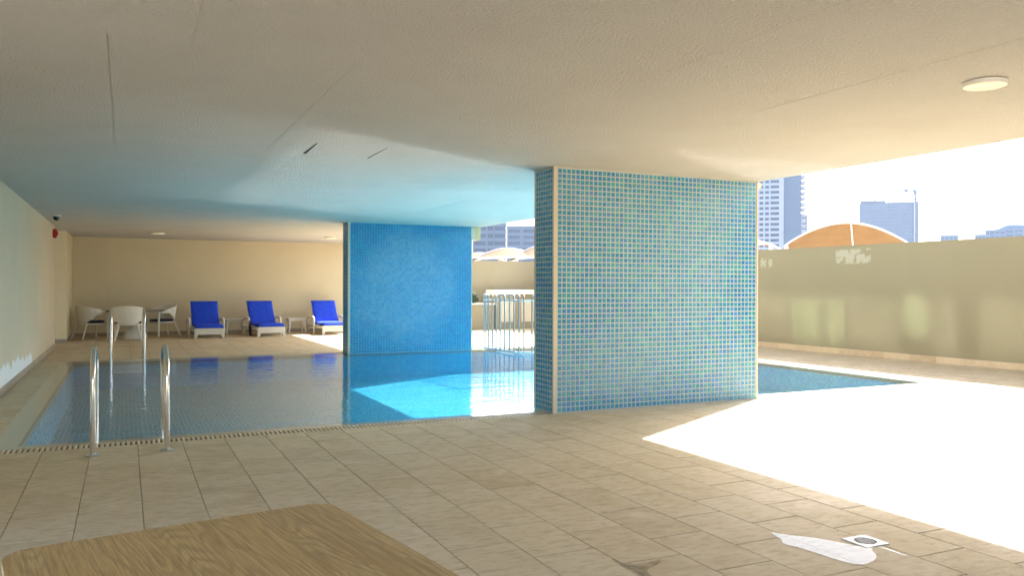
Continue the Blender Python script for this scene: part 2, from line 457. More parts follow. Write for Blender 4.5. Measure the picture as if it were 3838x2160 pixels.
for i, (a, b, c, d, mt) in enumerate(rects):
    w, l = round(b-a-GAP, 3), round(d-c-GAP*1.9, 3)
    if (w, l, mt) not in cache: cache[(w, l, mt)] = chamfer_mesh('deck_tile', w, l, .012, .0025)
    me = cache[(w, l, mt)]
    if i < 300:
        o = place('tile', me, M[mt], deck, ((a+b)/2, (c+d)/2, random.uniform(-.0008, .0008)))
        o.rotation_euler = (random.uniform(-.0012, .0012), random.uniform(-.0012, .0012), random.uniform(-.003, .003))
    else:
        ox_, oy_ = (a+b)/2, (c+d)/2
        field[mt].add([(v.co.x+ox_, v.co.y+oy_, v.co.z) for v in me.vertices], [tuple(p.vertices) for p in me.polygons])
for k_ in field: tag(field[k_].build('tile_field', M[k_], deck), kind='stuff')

# pool basin: coping ledge under a film of water, mosaic floor and walls
DEP = -0.54
PX0, PX1, PY0, PY1 = -0.875, 11.45, 8.895, 17.86
pool = bpy.data.objects.new('pool', None); col.objects.link(pool); tag(pool, kind='structure')
m = MB()
m.box((WX0+.002,WY0+.002,-.6), (PX0-.03,WY1-.002,-.012)); m.box((PX0-.03,WY0+.002,-.6), (WX1,PY0-.03,-.012))
m.box((PX0-.03,PY1+.03,-.6), (WX1,WY1-.002,-.012)); m.box((PX1+.03,PY0-.03,-.6), (WX1,PY1+.03,-.012))
m.build('coping', M['coping'], pool)
m = MB()
for a, b in (((PX0-.029,PY0-.029),(PX0,PY1+.029)), ((PX0,PY0-.029),(PX1,PY0)), ((PX0,PY1),(PX1,PY1+.029)), ((PX1,PY0-.029),(PX1+.029,PY1+.029))):
    m.box((a[0],a[1],-.075), (b[0],b[1],-.016))
m.build('pool_edge', simple('dark_edge_tile', (.16,.15,.12), .4), pool)
m = MB()
for a, b in (((PX0-.029,PY0-.029),(PX0,PY1+.029)), ((PX0,PY0-.029),(PX1,PY0)), ((PX0,PY1),(PX1,PY1+.029)), ((PX1,PY0-.029),(PX1+.029,PY1+.029))):
    m.box((a[0],a[1],-.6), (b[0],b[1],-.078))
m.build('pool_wall', M['mos_wall'], pool)
boxpart('pool_bed', (PX0,PY0,-.62), (PX1,PY1,DEP-.003), M['grout_pool'], pool)
m = MB(); nx = int((PX1-PX0)/PT); ny = int((PY1-PY0)/PT); s = PT*.44; c_ = .003
for i in range(nx+1):
    for j in range(ny+1):
        x = (math.floor(PX0/PT)+1+i+.5)*PT; y = (math.floor(PY0/PT)+1+j+.5)*PT
        if x+s > PX1 or y+s > PY1: continue
        b = len(m.v); z = DEP
        m.v += [(x-s,y-s,z-.002),(x+s,y-s,z-.002),(x+s,y+s,z-.002),(x-s,y+s,z-.002),(x-s+c_,y-s+c_,z),(x+s-c_,y-s+c_,z),(x+s-c_,y+s-c_,z),(x-s+c_,y+s-c_,z)]
        m.f += [(b+4,b+5,b+6,b+7),(b,b+1,b+5,b+4),(b+1,b+2,b+6,b+5),(b+2,b+3,b+7,b+6),(b+3,b,b+4,b+7)]
tag(m.build('mosaic_floor', M['mos_pool'], pool), kind='stuff')
water = MB(); water.add([(WX0,WY0,-.001),(WX1,WY0,-.001),(WX1,WY1,-.001),(WX0,WY1,-.001)], [(0,1,2,3)])
water = water.build('water', M['water']); tag(water, kind='structure')
# pale edge strip on the far right side of the pool
boxpart('edge_strip', (WX1+.025,WY0-.2,-.3), (WX1+.25,WY1+.2,.0), M['trim'], pool, .006)

# gutter gratings
def grating(label, y0, y1, x0, x1, pitch, single, skip=None):
    g = thing('gutter_grating', label, 'grating', (0,0,0), 0, 'gutter gratings round the pool')
    boxpart('channel', (x0,y0,-.05), (x1,y1,-.022), M['dark'], g)
    m = MB(); m.box((x0,y0,-.02), (x1,y0+.012,-.0015)); m.box((x0,y1-.012,-.02), (x1,y1,-.0015)); m.build('rim', M['grating'], g)
    n = int((x1-x0)/pitch); me = None; fl = MB()
    for k in range(n):
        x = x0+(k+.5)*pitch
        if skip and skip[0] < x < skip[1]: continue
        if single:
            if me is None: me = chamfer_mesh('grating_slat', pitch*.58, y1-y0-.03, .02, .003)
            place('slat', me, M['grating'], g, (x, (y0+y1)/2, 0))
        else: fl.box((x-pitch*.29,y0+.015,-.02), (x+pitch*.29,y1-.015,0))
    if fl.v: tag(fl.build('slat_row', M['grating'], g), kind='stuff')
grating('ivory slotted gutter grating along the near edge of the pool', WY0-.218, WY0-.004, -1.50, 11.70, .0445, True, (4.5, 7.7))
grating('ivory slotted gutter grating along the far edge of the pool, before the loungers', WY1+.004, WY1+.218, -1.50, 11.70, .0445, False, (4.4, 7.5))

# ------------------------------------------------------------------ ceiling, walls
SX = 7.70
ceil = bpy.data.objects.new('ceiling', None); col.objects.link(ceil); tag(ceil, kind='structure')
m = MB(); m.prism([(-3.2,-2.2),(16.0,-2.2),(16.0,4.60),(SX,4.60),(SX,27.6),(-3.2,27.6)], CZ+.004, CZ+.40)
m.build('slab', M['ceiling'], ceil)
rows = [(-2.1, 5.12, [-3.1,-1.2,.35,1.79,3.22,4.6,6.05,7.5,9,10.5,12,13.5,15.9]),
        (5.12, 8.95, [-1.55,-.09,1.33,2.76,4.18,5.57,SX]),
        (8.95, 12.4, [-1.55,.3,1.72,2.42,4.3,6.0,SX]), (12.4, 15.8, [-1.55,.6,2.1,3.6,5.1,6.5,SX]),
        (15.8, 19.1, [-1.55,-.2,1.3,2.8,4.3,6,SX]), (19.1, 23.0, [-2.5,-.6,1,2.6,4.2,5.8,SX]), (23.0, 27.5, [-2.5,-.9,.7,2.2,3.8,5.4,SX])]
for y0, y1, xs in rows:
    for a, b in zip(xs[:-1], xs[1:]):
        yy = 4.597 if (y0 < 0 and a >= 7.4) else y1
        if y0 < 0 and a < SX < b: continue
        g = random.uniform(.001, .0024)
        boxpart('ceiling_panel', (a+g, y0+g, CZ+random.uniform(-.0012, .0012)), (b-g, yy-g, CZ+.02), M['ceiling'], ceil)
# two open joints near the middle of the ceiling
for x, y0, y1, w in ((1.72, 8.12, 8.82, .030), (2.425, 8.1, 8.83, .012)):
    m = MB(); m.prism([(x-w*.15,y0),(x+w*.15,y0),(x+w,y1),(x-w*.2,y1)], CZ-.003, CZ+.004); m.build('open_joint', M['crack'], ceil)

def skirting(par, p0, p1, inward, z=.105, step=.6, t=.012):
    p0, p1 = Vector(p0), Vector(p1); d = p1-p0; L = d.length; d.normalize(); inn = Vector(inward)
    k = 0; s = 0.0
    while s < L-.05:
        e = min(L, s+step); a = p0+d*(s+.002); b = p0+d*(e-.002)
        m = MB(); q = [a, b, b+inn*t, a+inn*t]
        if (q[1]-q[0]).cross(q[2]-q[1]).z < 0: q.reverse()
        m.prism([(v.x, v.y) for v in q], 0.0015, z); m.build('skirting_tile', M['skirt'], par); s = e
LW = -1.512
lw = thing('wall', 'cream side wall on the left with bare white plaster along its foot', 'wall', (LW,10,0))
def setw(o, root):
    o.location = -Vector(root.location)
o = boxpart('wall_body', (LW-.25,5.5,-.01), (LW,22.45,CZ), M['wall_left'], lw); setw(o, lw)  # stops short out of view; gap added to let skylight onto the foreground
def skirt_rel(root, p0, p1, inw, **k):
    n0 = len(root.children); skirting(root, p0, p1, inw, **k)
    for ch in list(root.children)[n0:] if False else [c for c in root.children if c.name.startswith('skirting_tile') and c.location.length == 0]:
        ch.location = -Vector(root.location)
skirt_rel(lw, (LW,5.5,0), (LW,22.45,0), (1,0,0))
# recess wall and pilaster at the far left corner
rw = thing('wall', 'narrow cream pilaster standing out from the far left corner behind the chairs', 'wall', (-1.6,24.1,0))
o = boxpart('wall_body', (-2.3,24.1,-.01), (-1.365,27.05,CZ), M['wall'], rw); setw(o, rw)
skirt_rel(rw, (-2.3,24.1,0), (-1.365,24.1,0), (0,-1,0)); skirt_rel(rw, (-1.365,24.1,0), (-1.365,26.8,0), (1,0,0))
cw = thing('wall', 'cream end wall of the recess hidden beyond the left side wall', 'wall', (-2.3,23,0))
o = boxpart('wall_body', (-2.5,22.45,-.01), (-2.302,24.098,CZ), M['wall'], cw); setw(o, cw)
bw = thing('wall', 'long cream back wall behind the blue loungers with a shallow step at its left end', 'wall', (3,27.05,0))
m = MB(); m.box((-1.363,27.05,-.01), (7.55,27.3,CZ)); o = m.build('wall_body', M['wall'], bw); setw(o, bw)
o = boxpart('wall_step', (-1.363,26.82,-.01), (-.45,27.048,CZ), M['wall'], bw); setw(o, bw)
skirt_rel(bw, (-1.363,26.82,0), (-.45,26.82,0), (0,-1,0)); skirt_rel(bw, (-.45,27.05,0), (7.55,27.05,0), (0,-1,0))
# parapets
pr_ = thing('parapet_wall', 'long tan parapet wall on the right with white filler smears near its top', 'wall', (14.5,12,0))
m = MB()
def px_(y): return 14.584-.0227*(y-9.27)
m.prism([(px_(-22),-22),(px_(-22)+.3,-22),(px_(27.3)+.3,27.3),(px_(27.3),27.3)], -.01, 2.43)
o = m.build('wall_body', M['wall_right'], pr_, bevel=.01); setw(o, pr_)
skirt_rel(pr_, (px_(2),2,0), (px_(26.9),26.9,0), (-1,0,0), z=.13)
pb = thing('parapet_wall', 'tan parapet wall at the far end behind the pool fence', 'wall', (11,27.2,0))
o = boxpart('wall_body', (7.552,27.05,-.01), (px_(27.05)-.003,27.3,2.43), M['wall_mid'], pb, .01); setw(o, pb)
skirt_rel(pb, (7.56,27.05,0), (13.95,27.05,0), (0,-1,0))

# ------------------------------------------------------------------ tiled pillars
def pillar(label, x0, x1, y0, y1, mt, mg, fill, parts_face, gx):
    root = thing('tiled_pillar', label, 'pillar', ((x0+x1)/2, y0, 0))
    L = Vector(root.location)
    boxpart('core', (x0+.005-L.x,y0+.005-L.y,-.55), (x1-.005-L.x,y1-.005-L.y,CZ-.001), mg, root)
    c = .045
    for xx, w in ((x0, c), (x1-.02, .02)):
        boxpart('edge_trim', (xx-L.x-.002,-.004,0), (xx+w-L.x+.002,.03,CZ-.002), M['trim'], root)
        boxpart('edge_trim', (xx-L.x-.002,y1-y0-.03,0), (xx+w-L.x+.002,y1-y0+.004,CZ-.002), M['trim'], root)
    # pieces on each face: (origin, u axis, normal, length)
    nz = int(CZ/PT)
    me = chamfer_mesh('mosaic_tile', PT*fill, PT*fill*1.05, .006, .0025)
    cells = []
    fx = x0+c+.008; nxx = int((x1-x0-c-.03)/PT)
    for j in range(nz):
        for i in range(nxx):
            cells.append(('f', fx+(i+.5)*PT, y0+.0, (j+.5)*PT+.01))
            cells.append(('b', fx+(i+.5)*PT, y1-.0, (j+.5)*PT+.01))
        for k in range(int((y1-y0-.06)/PT)):
            cells.append(('l', x0, y0+.032+(k+.5)*PT, (j+.5)*PT+.01)); cells.append(('r', x1, y0+.032+(k+.5)*PT, (j+.5)*PT+.01))
    rot = {'f': Matrix.Rotation(R(90),3,'X'), 'b': Matrix.Rotation(R(180),3,'Z') @ Matrix.Rotation(R(90),3,'X'),
           'l': Matrix.Rotation(R(-90),3,'Z') @ Matrix.Rotation(R(90),3,'X'), 'r': Matrix.Rotation(R(90),3,'Z') @ Matrix.Rotation(R(90),3,'X')}
    cells.sort(key=lambda q: (0 if q[0] == 'f' else 1, (Vector(q[1:])-Vector((0,0,H))).length))
    n = 0; fl = MB()
    for (fc, x, y, z) in cells:
        if fc == 'f' and n < 300:
            n += 1
            o = place('mosaic_tile', me, mt, root, (x-L.x, y-L.y, z)); o.rotation_euler = rot[fc].to_euler()
        else:
            T = rot[fc]
            fl.add([T @ v.co+Vector((x-L.x, y-L.y, z)) for v in me.vertices], [tuple(p.vertices) for p in me.polygons])
    tag(fl.build('mosaic_tile_field', mt, root), kind='stuff')
    return root
pillar('wide blue and teal mosaic pillar with cream grout standing nearest on the pool edge', 4.555, 7.655, 8.445, 8.94, M['mos_front'], M['grout_front'], .74, 'f', 0)
pillar('bright sea blue mosaic pillar with faded patch standing at the far pool edge', 4.47, 7.44, 17.86, 18.33, M['mos_far'], M['grout_far'], .86, 'f', 0)

# ------------------------------------------------------------------ ladders
def ladder(label, loc, rz, hgt):
    root = thing('pool_ladder', label, 'ladder', loc, rz, 'steel pool ladders')
    for sx in (-.3, .3):
        pts = [(sx,0,0),(sx,0,.25),(sx,0,.5),(sx,.0,hgt*.70)]
        # rises, leans over and drops into the water
        for k in range(1, 13):
            t = k/12; ang = math.pi*(1-t)
            cxx, cz = .44, hgt*.74
            pts.append((sx, cxx+.44*math.cos(ang), cz+(hgt*.26)*math.sin(ang)**.85 if 0 < t < 1 else cz))
        pts += [(sx,.88,hgt*.5),(sx,.89,.1),(sx,.90,-.26)]
        m = MB(); m.tube(pts, .0225, 14); r_ = m.build('handrail', M['steel'], root, smooth=True)
        m = MB(); m.lathe([(.062,.002),(.062,.010),(.05,.018),(.03,.022)], (sx,0,0), 24); m.build('flange', M['steel'], root, smooth=True)
        m = MB(); m.tube([(sx,0,.30),(sx,0,.32)], .0235, 14); m.build('clamp_ring', M['steel'], root, smooth=True)
    for z in (-.08, -.2):
        boxpart('tread', (-.27,.86,z-.012), (.27,.94,z+.012), M['steel'], root, .004)
    return root
ladder('polished steel pool ladder handrails bolted to the near deck edge', (.05,8.03,0), 0, .915)
ladder('polished steel pool ladder at the far pool edge in front of the white chairs', (.06,18.62,0), math.pi, 1.03)

# ------------------------------------------------------------------ foreground table
tb = thing('wooden_table', 'oak laminate table with rounded corners nearest in the foreground', 'table', (.245,2.31,0), R(9.5))
def rrect(w, l, r, n=7):
    P = []
    for cx, cy_, a0 in ((w/2-r,l/2-r,0),(-w/2+r,l/2-r,90),(-w/2+r,-l/2+r,180),(w/2-r,-l/2+r,270)):
        for k in range(n+1):
            a = R(a0+90*k/n); P.append((cx+r*math.cos(a), cy_+r*math.sin(a)))
    return P
m = MB(); m.prism(rrect(.98,.98,.085), .712, .74); m.build('tabletop', M['wood'], tb, bevel=.0015)
m = MB(); m.lathe([(.04,.03),(.038,.69),(.09,.705),(.09,.711)]); m.build('pedestal', M['dark'], tb, smooth=True)
boxpart('base_plate', (-.22,-.22,0), (.22,.22,.03), M['dark'], tb, .005)
card = thing('white_card', 'corner of a white card lying on the oak table at the bottom edge', 'card', (.40,2.10,.7405), R(20))
boxpart('card_body', (-.06,-.09,0), (.06,.012,.002), M['white_paint'], card)

# ------------------------------------------------------------------ chairs and round table
def make_chair(loc, rz, label):
    root = thing('wicker_chair', label, 'chair', loc, rz, 'white wicker tub chairs round the table')
    # front of the chair looks along +y
    def rad(t): return (.29*math.sin(t), -.27*math.cos(t)+.0)
    TH = R(128)
    def shell(u, v):
        t = -TH+2*TH*u; a = abs(t)/TH
        top = .90-.20*a**1.6
        bot = .43+(.24)*min(1, max(0, (a-.22)/.45))**1.3 if a < .67 else .43+.24
        bot = min(bot, top-.055)
        z = bot+(top-bot)*v
        f = 1+.20*max(0, (z-.43)/.47)*(1-.5*a)
        x, y = rad(t)
        return (x*f, y*f+(.04*a), z)
    m = MB(); m.grid(shell, 30, 6, .022); m.build('backrest', M['white_wicker'], root, smooth=True)
    m = MB(); m.lathe([(.20,.375),(.255,.385),(.268,.41),(.255,.43)], (0,.0,0), 24); m.build('seat', M['white_wicker'], root, smooth=True)
    m = MB(); m.lathe([(.20,.431),(.245,.44),(.25,.465),(.225,.49),(.1,.498)], (0,.01,0), 24); m.build('cushion', M['navy'], root, smooth=True)
    for s in (-1, 1):
        x, y, z = shell(.5+.5*s, .3)
        m = MB(); m.tube([(x,y,z+.02),(x*1.0,y+.01,.4),(x*1.02,y+.015,0)], [.026,.024,.019], 8); m.build('leg', M['white_wicker'], root, smooth=True)
        m = MB(); m.tube([(s*.17,-.19,.44),(s*.20,-.25,.22),(s*.245,-.32,0)], [.026,.023,.018], 8); m.build('leg', M['white_wicker'], root, smooth=True)
    return root
TC = Vector((.27,25.35,0))
ch = make_chair((.09,24.78,0), R(0), 'white wicker tub chair with its back to the pool, in front of the round table')
ch.scale = (1.36,1.28,1.05)
dup(ch, (-.83,25.66,0), R(-62), 'white wicker tub chair left of the round table, nearest the pilaster')
dup(ch, (.99,26.02,0), R(118), 'white wicker tub chair right of the round table')
rtb = thing('round_table', 'round table with grey top on a flared white pedestal among the wicker chairs', 'table', TC)
m = MB(); m.lathe([(.30,0),(.31,.06),(.22,.30),(.17,.48),(.19,.62),(.26,.755)], n=28); m.build('pedestal', M['white_wicker'], rtb, smooth=True)
m = MB(); m.lathe([(.72,.765),(.755,.772),(.755,.805),(.72,.812)], n=40); m.build('tabletop', M['glass_top'], rtb, smooth=True)
m = MB(); m.lathe([(.26,.756),(.64,.758),(.66,.764)], n=32); m.build('top_ring', M['white_wicker'], rtb, smooth=True)

# ------------------------------------------------------------------ loungers and side tables
def make_lounger(loc, rz, label, cm):
    root = thing('sun_lounger', label, 'sun lounger', loc, rz, 'blue cushioned sun loungers along the back wall')
    W = .40
    m = MB()                                                  # flared front panel
    m.add([(-W-.01,0,.10),(W+.01,0,.10),(W,0,.285),(-W,0,.285),(-W-.01,.05,.10),(W+.01,.05,.10),(W,.05,.285),(-W,.05,.285)],
          [(0,1,2,3),(7,6,5,4),(0,4,5,1),(3,2,6,7),(0,3,7,4),(1,5,6,2)])
    m.build('front_panel', M['white_wicker'], root, bevel=.006)
    for s in (-1, 1):
        m = MB(); m.box((s*W-.03,.052,.19), (s*W+.03,1.86,.275)); m.build('side_rail', M['white_wicker'], root, bevel=.008)
        m = MB(); m.add([(s*(W+.012),0,0),(s*(W-.05),0,0),(s*(W-.09),0,.1),(s*(W+.01),0,.1),(s*(W+.012),.06,0),(s*(W-.05),.06,0),(s*(W-.09),.06,.1),(s*(W+.01),.06,.1)],
              [(0,1,2,3),(7,6,5,4),(0,4,5,1),(1,5,6,2),(2,6,7,3),(3,7,4,0)]); m.build('leg', M['white_wicker'], root)
        m = MB(); m.tube([(s*W,1.72,.2),(s*(W+.01),1.80,0)], [.03,.022], 8); m.build('leg', M['white_wicker'], root, smooth=True)
        pts = [(s*(W+.075),.72,.0),(s*(W+.075),.71,.36)]
        for k in range(7):
            a = math.pi-(math.pi/2)*k/6; pts.append((s*(W+.075), .84+.13*math.cos(a), .40+.13*math.sin(a)))
        pts += [(s*(W+.075),1.15,.525),(s*(W+.07),1.42,.45),(s*(W+.06),1.55,.28)]
        m = MB(); m.tube(pts, [.026]*2+[.036]*7+[.034,.03,.024], 10); m.build('armrest', M['white_wicker'], root, smooth=True)
    m = MB(); m.box((-W+.032,.06,.245), (W-.032,1.84,.272)); m.build('seat_deck', M['white_wicker'], root)
    def seat(u, v):
        x = (-W+.03+(2*W-.06)*u); y = -.03+.98*v
        e = min(u, 1-u, v*1.2, (1-v)*1.2+.02)
        return (x, y, .345+.035*min(1, e/.06)**.5+.012*math.sin(v*9)-(.03 if v < .02 else 0))
    m = MB(); m.grid(seat, 16, 20, .07); o = m.build('seat_cushion', cm, root, smooth=True)
    A = R(56); by, bz = .93, .37
    def back(u, v):
        x = (-W+.015+(2*W-.03)*u); L = .80*v; e = min(u, 1-u, v+.05, 1-v)
        tk = .03*min(1, e/.07)**.5+.010*math.sin(v*8+1)
        return (x, by+L*math.cos(A)-tk*math.sin(A), bz+L*math.sin(A)+tk*math.cos(A))
    m = MB(); m.grid(back, 16, 18, .06); m.build('back_cushion', cm, root, smooth=True)
    m = MB()
    for s in (-1, 1): m.xbox((s*(W-.05),by+.05,bz-.09), (s*(W-.05),by+.05+.76*math.cos(A),bz-.09+.76*math.sin(A)), .05, .03, (0,-1,1))
    m.xbox((-W+.08,by+.05+.74*math.cos(A),bz-.09+.74*math.sin(A)), (W-.08,by+.05+.74*math.cos(A),bz-.09+.74*math.sin(A)), .05, .03)
    m.build('back_frame', M['white_wicker'], root)
    return root
l1 = make_lounger((2.20,24.72,0), R(2), 'sun lounger with plain dark royal blue cushion, nearest to the wicker chairs', M['blue'])
l2 = dup(l1, (3.94,24.86,0), R(7), 'sun lounger between the two white side tables with a wet spot on its cushion')
l3 = dup(l1, (5.86,24.95,0), R(4), 'sun lounger at the end of the row, partly hidden by the far blue pillar')
for ch_ in l2.children:
    if ch_.name.startswith('back_cushion'):
        ch_.data = ch_.data.copy(); ch_.data.materials[0] = M['blue_spot']
def make_side(loc, rz, label):
    root = thing('side_table', label, 'side table', loc, rz, 'low white side tables between the loungers')
    boxpart('tabletop', (-.29,-.25,.445), (.29,.25,.475), M['white_plastic'], root, .008)
    boxpart('apron', (-.255,-.215,.39), (.255,.215,.444), M['white_plastic'], root, .004)
    for sx in (-1, 1):
        for sy in (-1, 1):
            m = MB(); m.tube([(sx*.235,sy*.195,.39),(sx*.262,sy*.22,0)], [.032,.024], 8); m.build('leg', M['white_plastic'], root, smooth=True)
    return root
s1 = make_side((3.09,26.55,0), 0, 'low white side table between the first and middle loungers')
dup(s1, (4.95,26.5,0), R(3), 'low white side table between the middle lounger and the one behind the pillar')
st = MB(); st.tube([(3.40,25.42,.46),(3.395,25.40,.30),(3.40,25.41,.12),(3.41,25.40,.004)], [.02,.04,.05,.03], 8)
tag(st.build('folded_umbrella', M['black'], smooth=True), 'slim black bundle standing against the left arm of the middle lounger', 'umbrella')

# ------------------------------------------------------------------ ceiling lamps, alarm, camera
def lamp(loc, label, r=.135):
    root = thing('ceiling_lamp', label, 'ceiling lamp', loc, 0, 'round ceiling lamps')
    m = MB(); m.lathe([(r*.97,-.036),(r,-.030),(r,-.004),(r*.9,-.001)], n=40); m.build('housing', M['white_paint'], root, smooth=True)
    m = MB(); m.lathe([(r*.5,-.0415),(r*.88,-.040),(r*.93,-.0362)], n=40); m.build('diffuser', M['lamp'], root, smooth=True)
    return root
la = lamp((5.325,3.66,CZ), 'round glowing ceiling lamp nearest, at the upper right')
dup(la, (.80,23.65,CZ), 0, 'round glowing ceiling lamp above the far wicker chairs').scale = (1.25,1.25,1.25)
dup(la, (5.38,23.62,CZ), 0, 'round glowing ceiling lamp seen just left of the far blue pillar').scale = (1.25,1.25,1.25)
al = thing('fire_alarm', 'red fire alarm sounder mounted high at the end of the left wall', 'fire alarm', (LW,21.75,2.71))
boxpart('back_box', (.0005,-.075,-.105), (.085,.075,.105), M['red'], al, .012)
m = MB(); m.tube([(.085,0,.0),(.10,0,.0),(.112,0,.0)], [.06,.055,.03], 16); m.build('sounder', M['red'], al, smooth=True)
m = MB(); m.lathe([(.018,-.02),(.02,0),(.012,.012)], (.10,.03,-.05), 12); m.build('strobe', M['white_paint'], al, smooth=True)
cc = thing('security_camera', 'small dome security camera on the ceiling near the left wall', 'camera', (-1.24,18.75,CZ))
m = MB(); m.lathe([(.075,-.03),(.085,-.02),(.085,-.001)], n=24); m.build('base', M['white_paint'], cc, smooth=True)
m = MB(); m.lathe([(.015,-.115),(.045,-.10),(.06,-.065),(.062,-.031)], n=24); m.build('dome', M['cctv'], cc, smooth=True)
for nm, x0, y0, y1, z0, lb in (('front', 7.664, 8.55, 8.80, 2.845, 'small ochre junction box under the slab at the outer end of the nearest pillar'), ('far', 7.447, 18.0, 18.3, 2.61, 'ochre junction box under the slab at the outer end of the far blue pillar')):
    jb = thing('junction_box', lb, 'junction box', (x0, y0, z0), 0, 'junction boxes on the pillars')
    boxpart('box_body', (0,0,0), (.15 if nm == 'front' else .27, y1-y0, CZ-z0-.004), simple('ochre_box_'+nm, (.58,.44,.22), .6), jb, .006)
    boxpart('lid', (.02,-.008,.012), (.12,-.0005,CZ-z0-.015), M['trim'], jb)

# ------------------------------------------------------------------ floor drain and puddles
dr = thing('floor_drain', 'square steel floor drain beside a puddle on the deck', 'drain', (3.943,3.44,0), R(-1))
fr = MB()
sq = .093
for k in range(32):
    a0, a1 = 2*math.pi*k/32, 2*math.pi*(k+1)/32
    def onsq(a):
        c, s_ = math.cos(a), math.sin(a); q = max(abs(c), abs(s_)); return (sq*c/q, sq*s_/q)
    p, q = onsq(a0), onsq(a1); ri = .063
    fr.add([(p[0],p[1],.005),(q[0],q[1],.005),(ri*math.cos(a1),ri*math.sin(a1),.005),(ri*math.cos(a0),ri*math.sin(a0),.005),
            (p[0],p[1],.0005),(q[0],q[1],.0005),(ri*math.cos(a1),ri*math.sin(a1),-.012),(ri*math.cos(a0),ri*math.sin(a0),-.012)], [(0,1,2,3),(4,5,1,0),(3,2,6,7)])
M['drain_steel'] = simple('brushed_drain_steel', (.34,.36,.37), .5, .3, .05, 60); M['drain_bar'] = simple('dull_grate_metal', (.10,.11,.11), .5, .3)
fr.build('frame', M['drain_steel'], dr)
m = MB(); m.lathe([(.055,.0012),(.055,.002)], n=24); m.build('grate', M['dark'], dr)
for k in range(-3, 4):
    w = math.sqrt(max(0, .052**2-(k*.015)**2)); m = MB(); m.box((-w,k*.015-.004,.0022), (w,k*.015+.004,.0045)); m.build('grate_bar', M['drain_bar'], dr)
def puddle(pts, label, z=.0035, sub=3):
    P = [Vector((p[0], p[1])) for p in pts]
    for _ in range(sub):
        Q = []
        for i in range(len(P)):
            a, b = P[i], P[(i+1) % len(P)]
            Q += [a*.75+b*.25, a*.25+b*.75]
        P = Q
    m = MB(); m.v = [(p.x, p.y, z) for p in P]; m.f = [tuple(range(len(P)))]
    me = m.mesh('puddle')
    if me.polygons[0].normal.z < 0: me.flip_normals()
    o = place('puddle', me, M['puddle']); return tag(o, label, 'puddle', 'puddles on the deck')
puddle([(3.555,3.83),(3.60,3.735),(3.68,3.66),(3.76,3.545),(3.812,3.42),(3.84,3.36),(3.90,3.335),(3.84,3.31),(3.80,3.24),(3.755,3.20),(3.69,3.165),(3.57,3.15),(3.53,3.25),(3.515,3.40),(3.50,3.52),(3.46,3.62),(3.52,3.66)],
       'irregular puddle reflecting the sky beside the floor drain')
puddle([(3.925,3.335),(3.945,3.335),(3.945,3.15),(3.925,3.15)], 'thin straight streak of water along a tile joint by the floor drain', sub=1)
puddle([(4.70,3.93),(4.75,3.70),(4.85,3.60),(5.0,3.62),(4.93,3.56),(4.78,3.50),(4.68,3.68)], 'puddle on the sunlit tiles beyond the floor drain')
# dirty damp stain over a joint in the foreground
sm = NT('damp_dirt_film'); p_ = sm.pos(); sm.fin((.24,.185,.11), .55)
tr_ = sm.new('BsdfTransparent'); mx_ = sm.new('MixShader'); sm.set(mx_.inputs[0], sm.ramp(sm.noise(p_, 14, 3), .35, .65, .12, .5))
sm.l.new(tr_.outputs[0], mx_.inputs[1]); sm.l.new(sm.b.outputs[0], mx_.inputs[2]); sm.l.new(mx_.outputs[0], sm.out.inputs['Surface'])
stain = MB(); P = [(2.425,3.84),(2.45,3.72),(2.56,3.66),(2.68,3.705),(2.60,3.62),(2.47,3.58),(2.46,3.40),(2.42,3.30),(2.405,3.45),(2.40,3.7)]
Q = [Vector(p) for p in P]
for _ in range(3):
    Q = sum([[Q[i]*.75+Q[(i+1) % len(Q)]*.25, Q[i]*.25+Q[(i+1) % len(Q)]*.75] for i in range(len(Q))], [])
stain.v = [(q.x, q.y, .0022) for q in Q]; stain.f = [tuple(range(len(Q)))]
me = stain.mesh('damp_stain')
if me.polygons[0].normal.z < 0: me.flip_normals()
tag(place('damp_stain', me, sm.m), 'brown damp stain across a tile joint at the bottom centre of the deck', 'stain')

# ------------------------------------------------------------------ pool safety fence
fe = thing('pool_fence', 'steel bar safety fence with looped tops beyond the pool between the pillars', 'fence', (0,0,0))
bars = [(7.693,17.72),(7.700,17.62),(7.707,17.50),(7.721,17.30),(7.734,17.12),(7.751,16.93),(7.767,16.72),(7.784,16.50),(7.801,16.30),(7.816,16.08),(7.90,16.01),(8.06,15.93),(8.24,15.90),(8.42,15.89),(8.60,15.88),(8.78,15.87)]
loops = {0: 1, 5: 6, 7: 8, 11: 12, 14: 15}
inl = set(loops) | set(loops.values())
TZ = 1.31
for i, (x, y) in enumerate(bars):
    if i in loops:
        x2, y2 = bars[loops[i]]
        m = MB(); m.tube([(x,y,.02),(x,y,TZ-.04),(x+(x2-x)*.08,y+(y2-y)*.08,TZ-.008),(x+(x2-x)*.2,y+(y2-y)*.2,TZ),(x+(x2-x)*.8,y+(y2-y)*.8,TZ),(x+(x2-x)*.92,y+(y2-y)*.92,TZ-.008),(x2,y2,TZ-.04),(x2,y2,.02)], .019, 10)
        m.build('looped_bar', M['steel_fence'], fe, smooth=True)
    elif i not in inl:
        m = MB(); m.tube([(x,y,.02),(x,y,TZ-.012),(x,y,TZ)], [.019,.019,.008], 10); m.build('bar', M['steel_fence'], fe, smooth=True)
for z, r_ in ((1.185,.017),(.045,.022)):
    for a, b in ((0,9),(9,15)):
        m = MB(); m.tube([(*bars[k], z) for k in range(a, b+1)], r_, 8); m.build('rail', M['steel_fence'], fe, smooth=True)

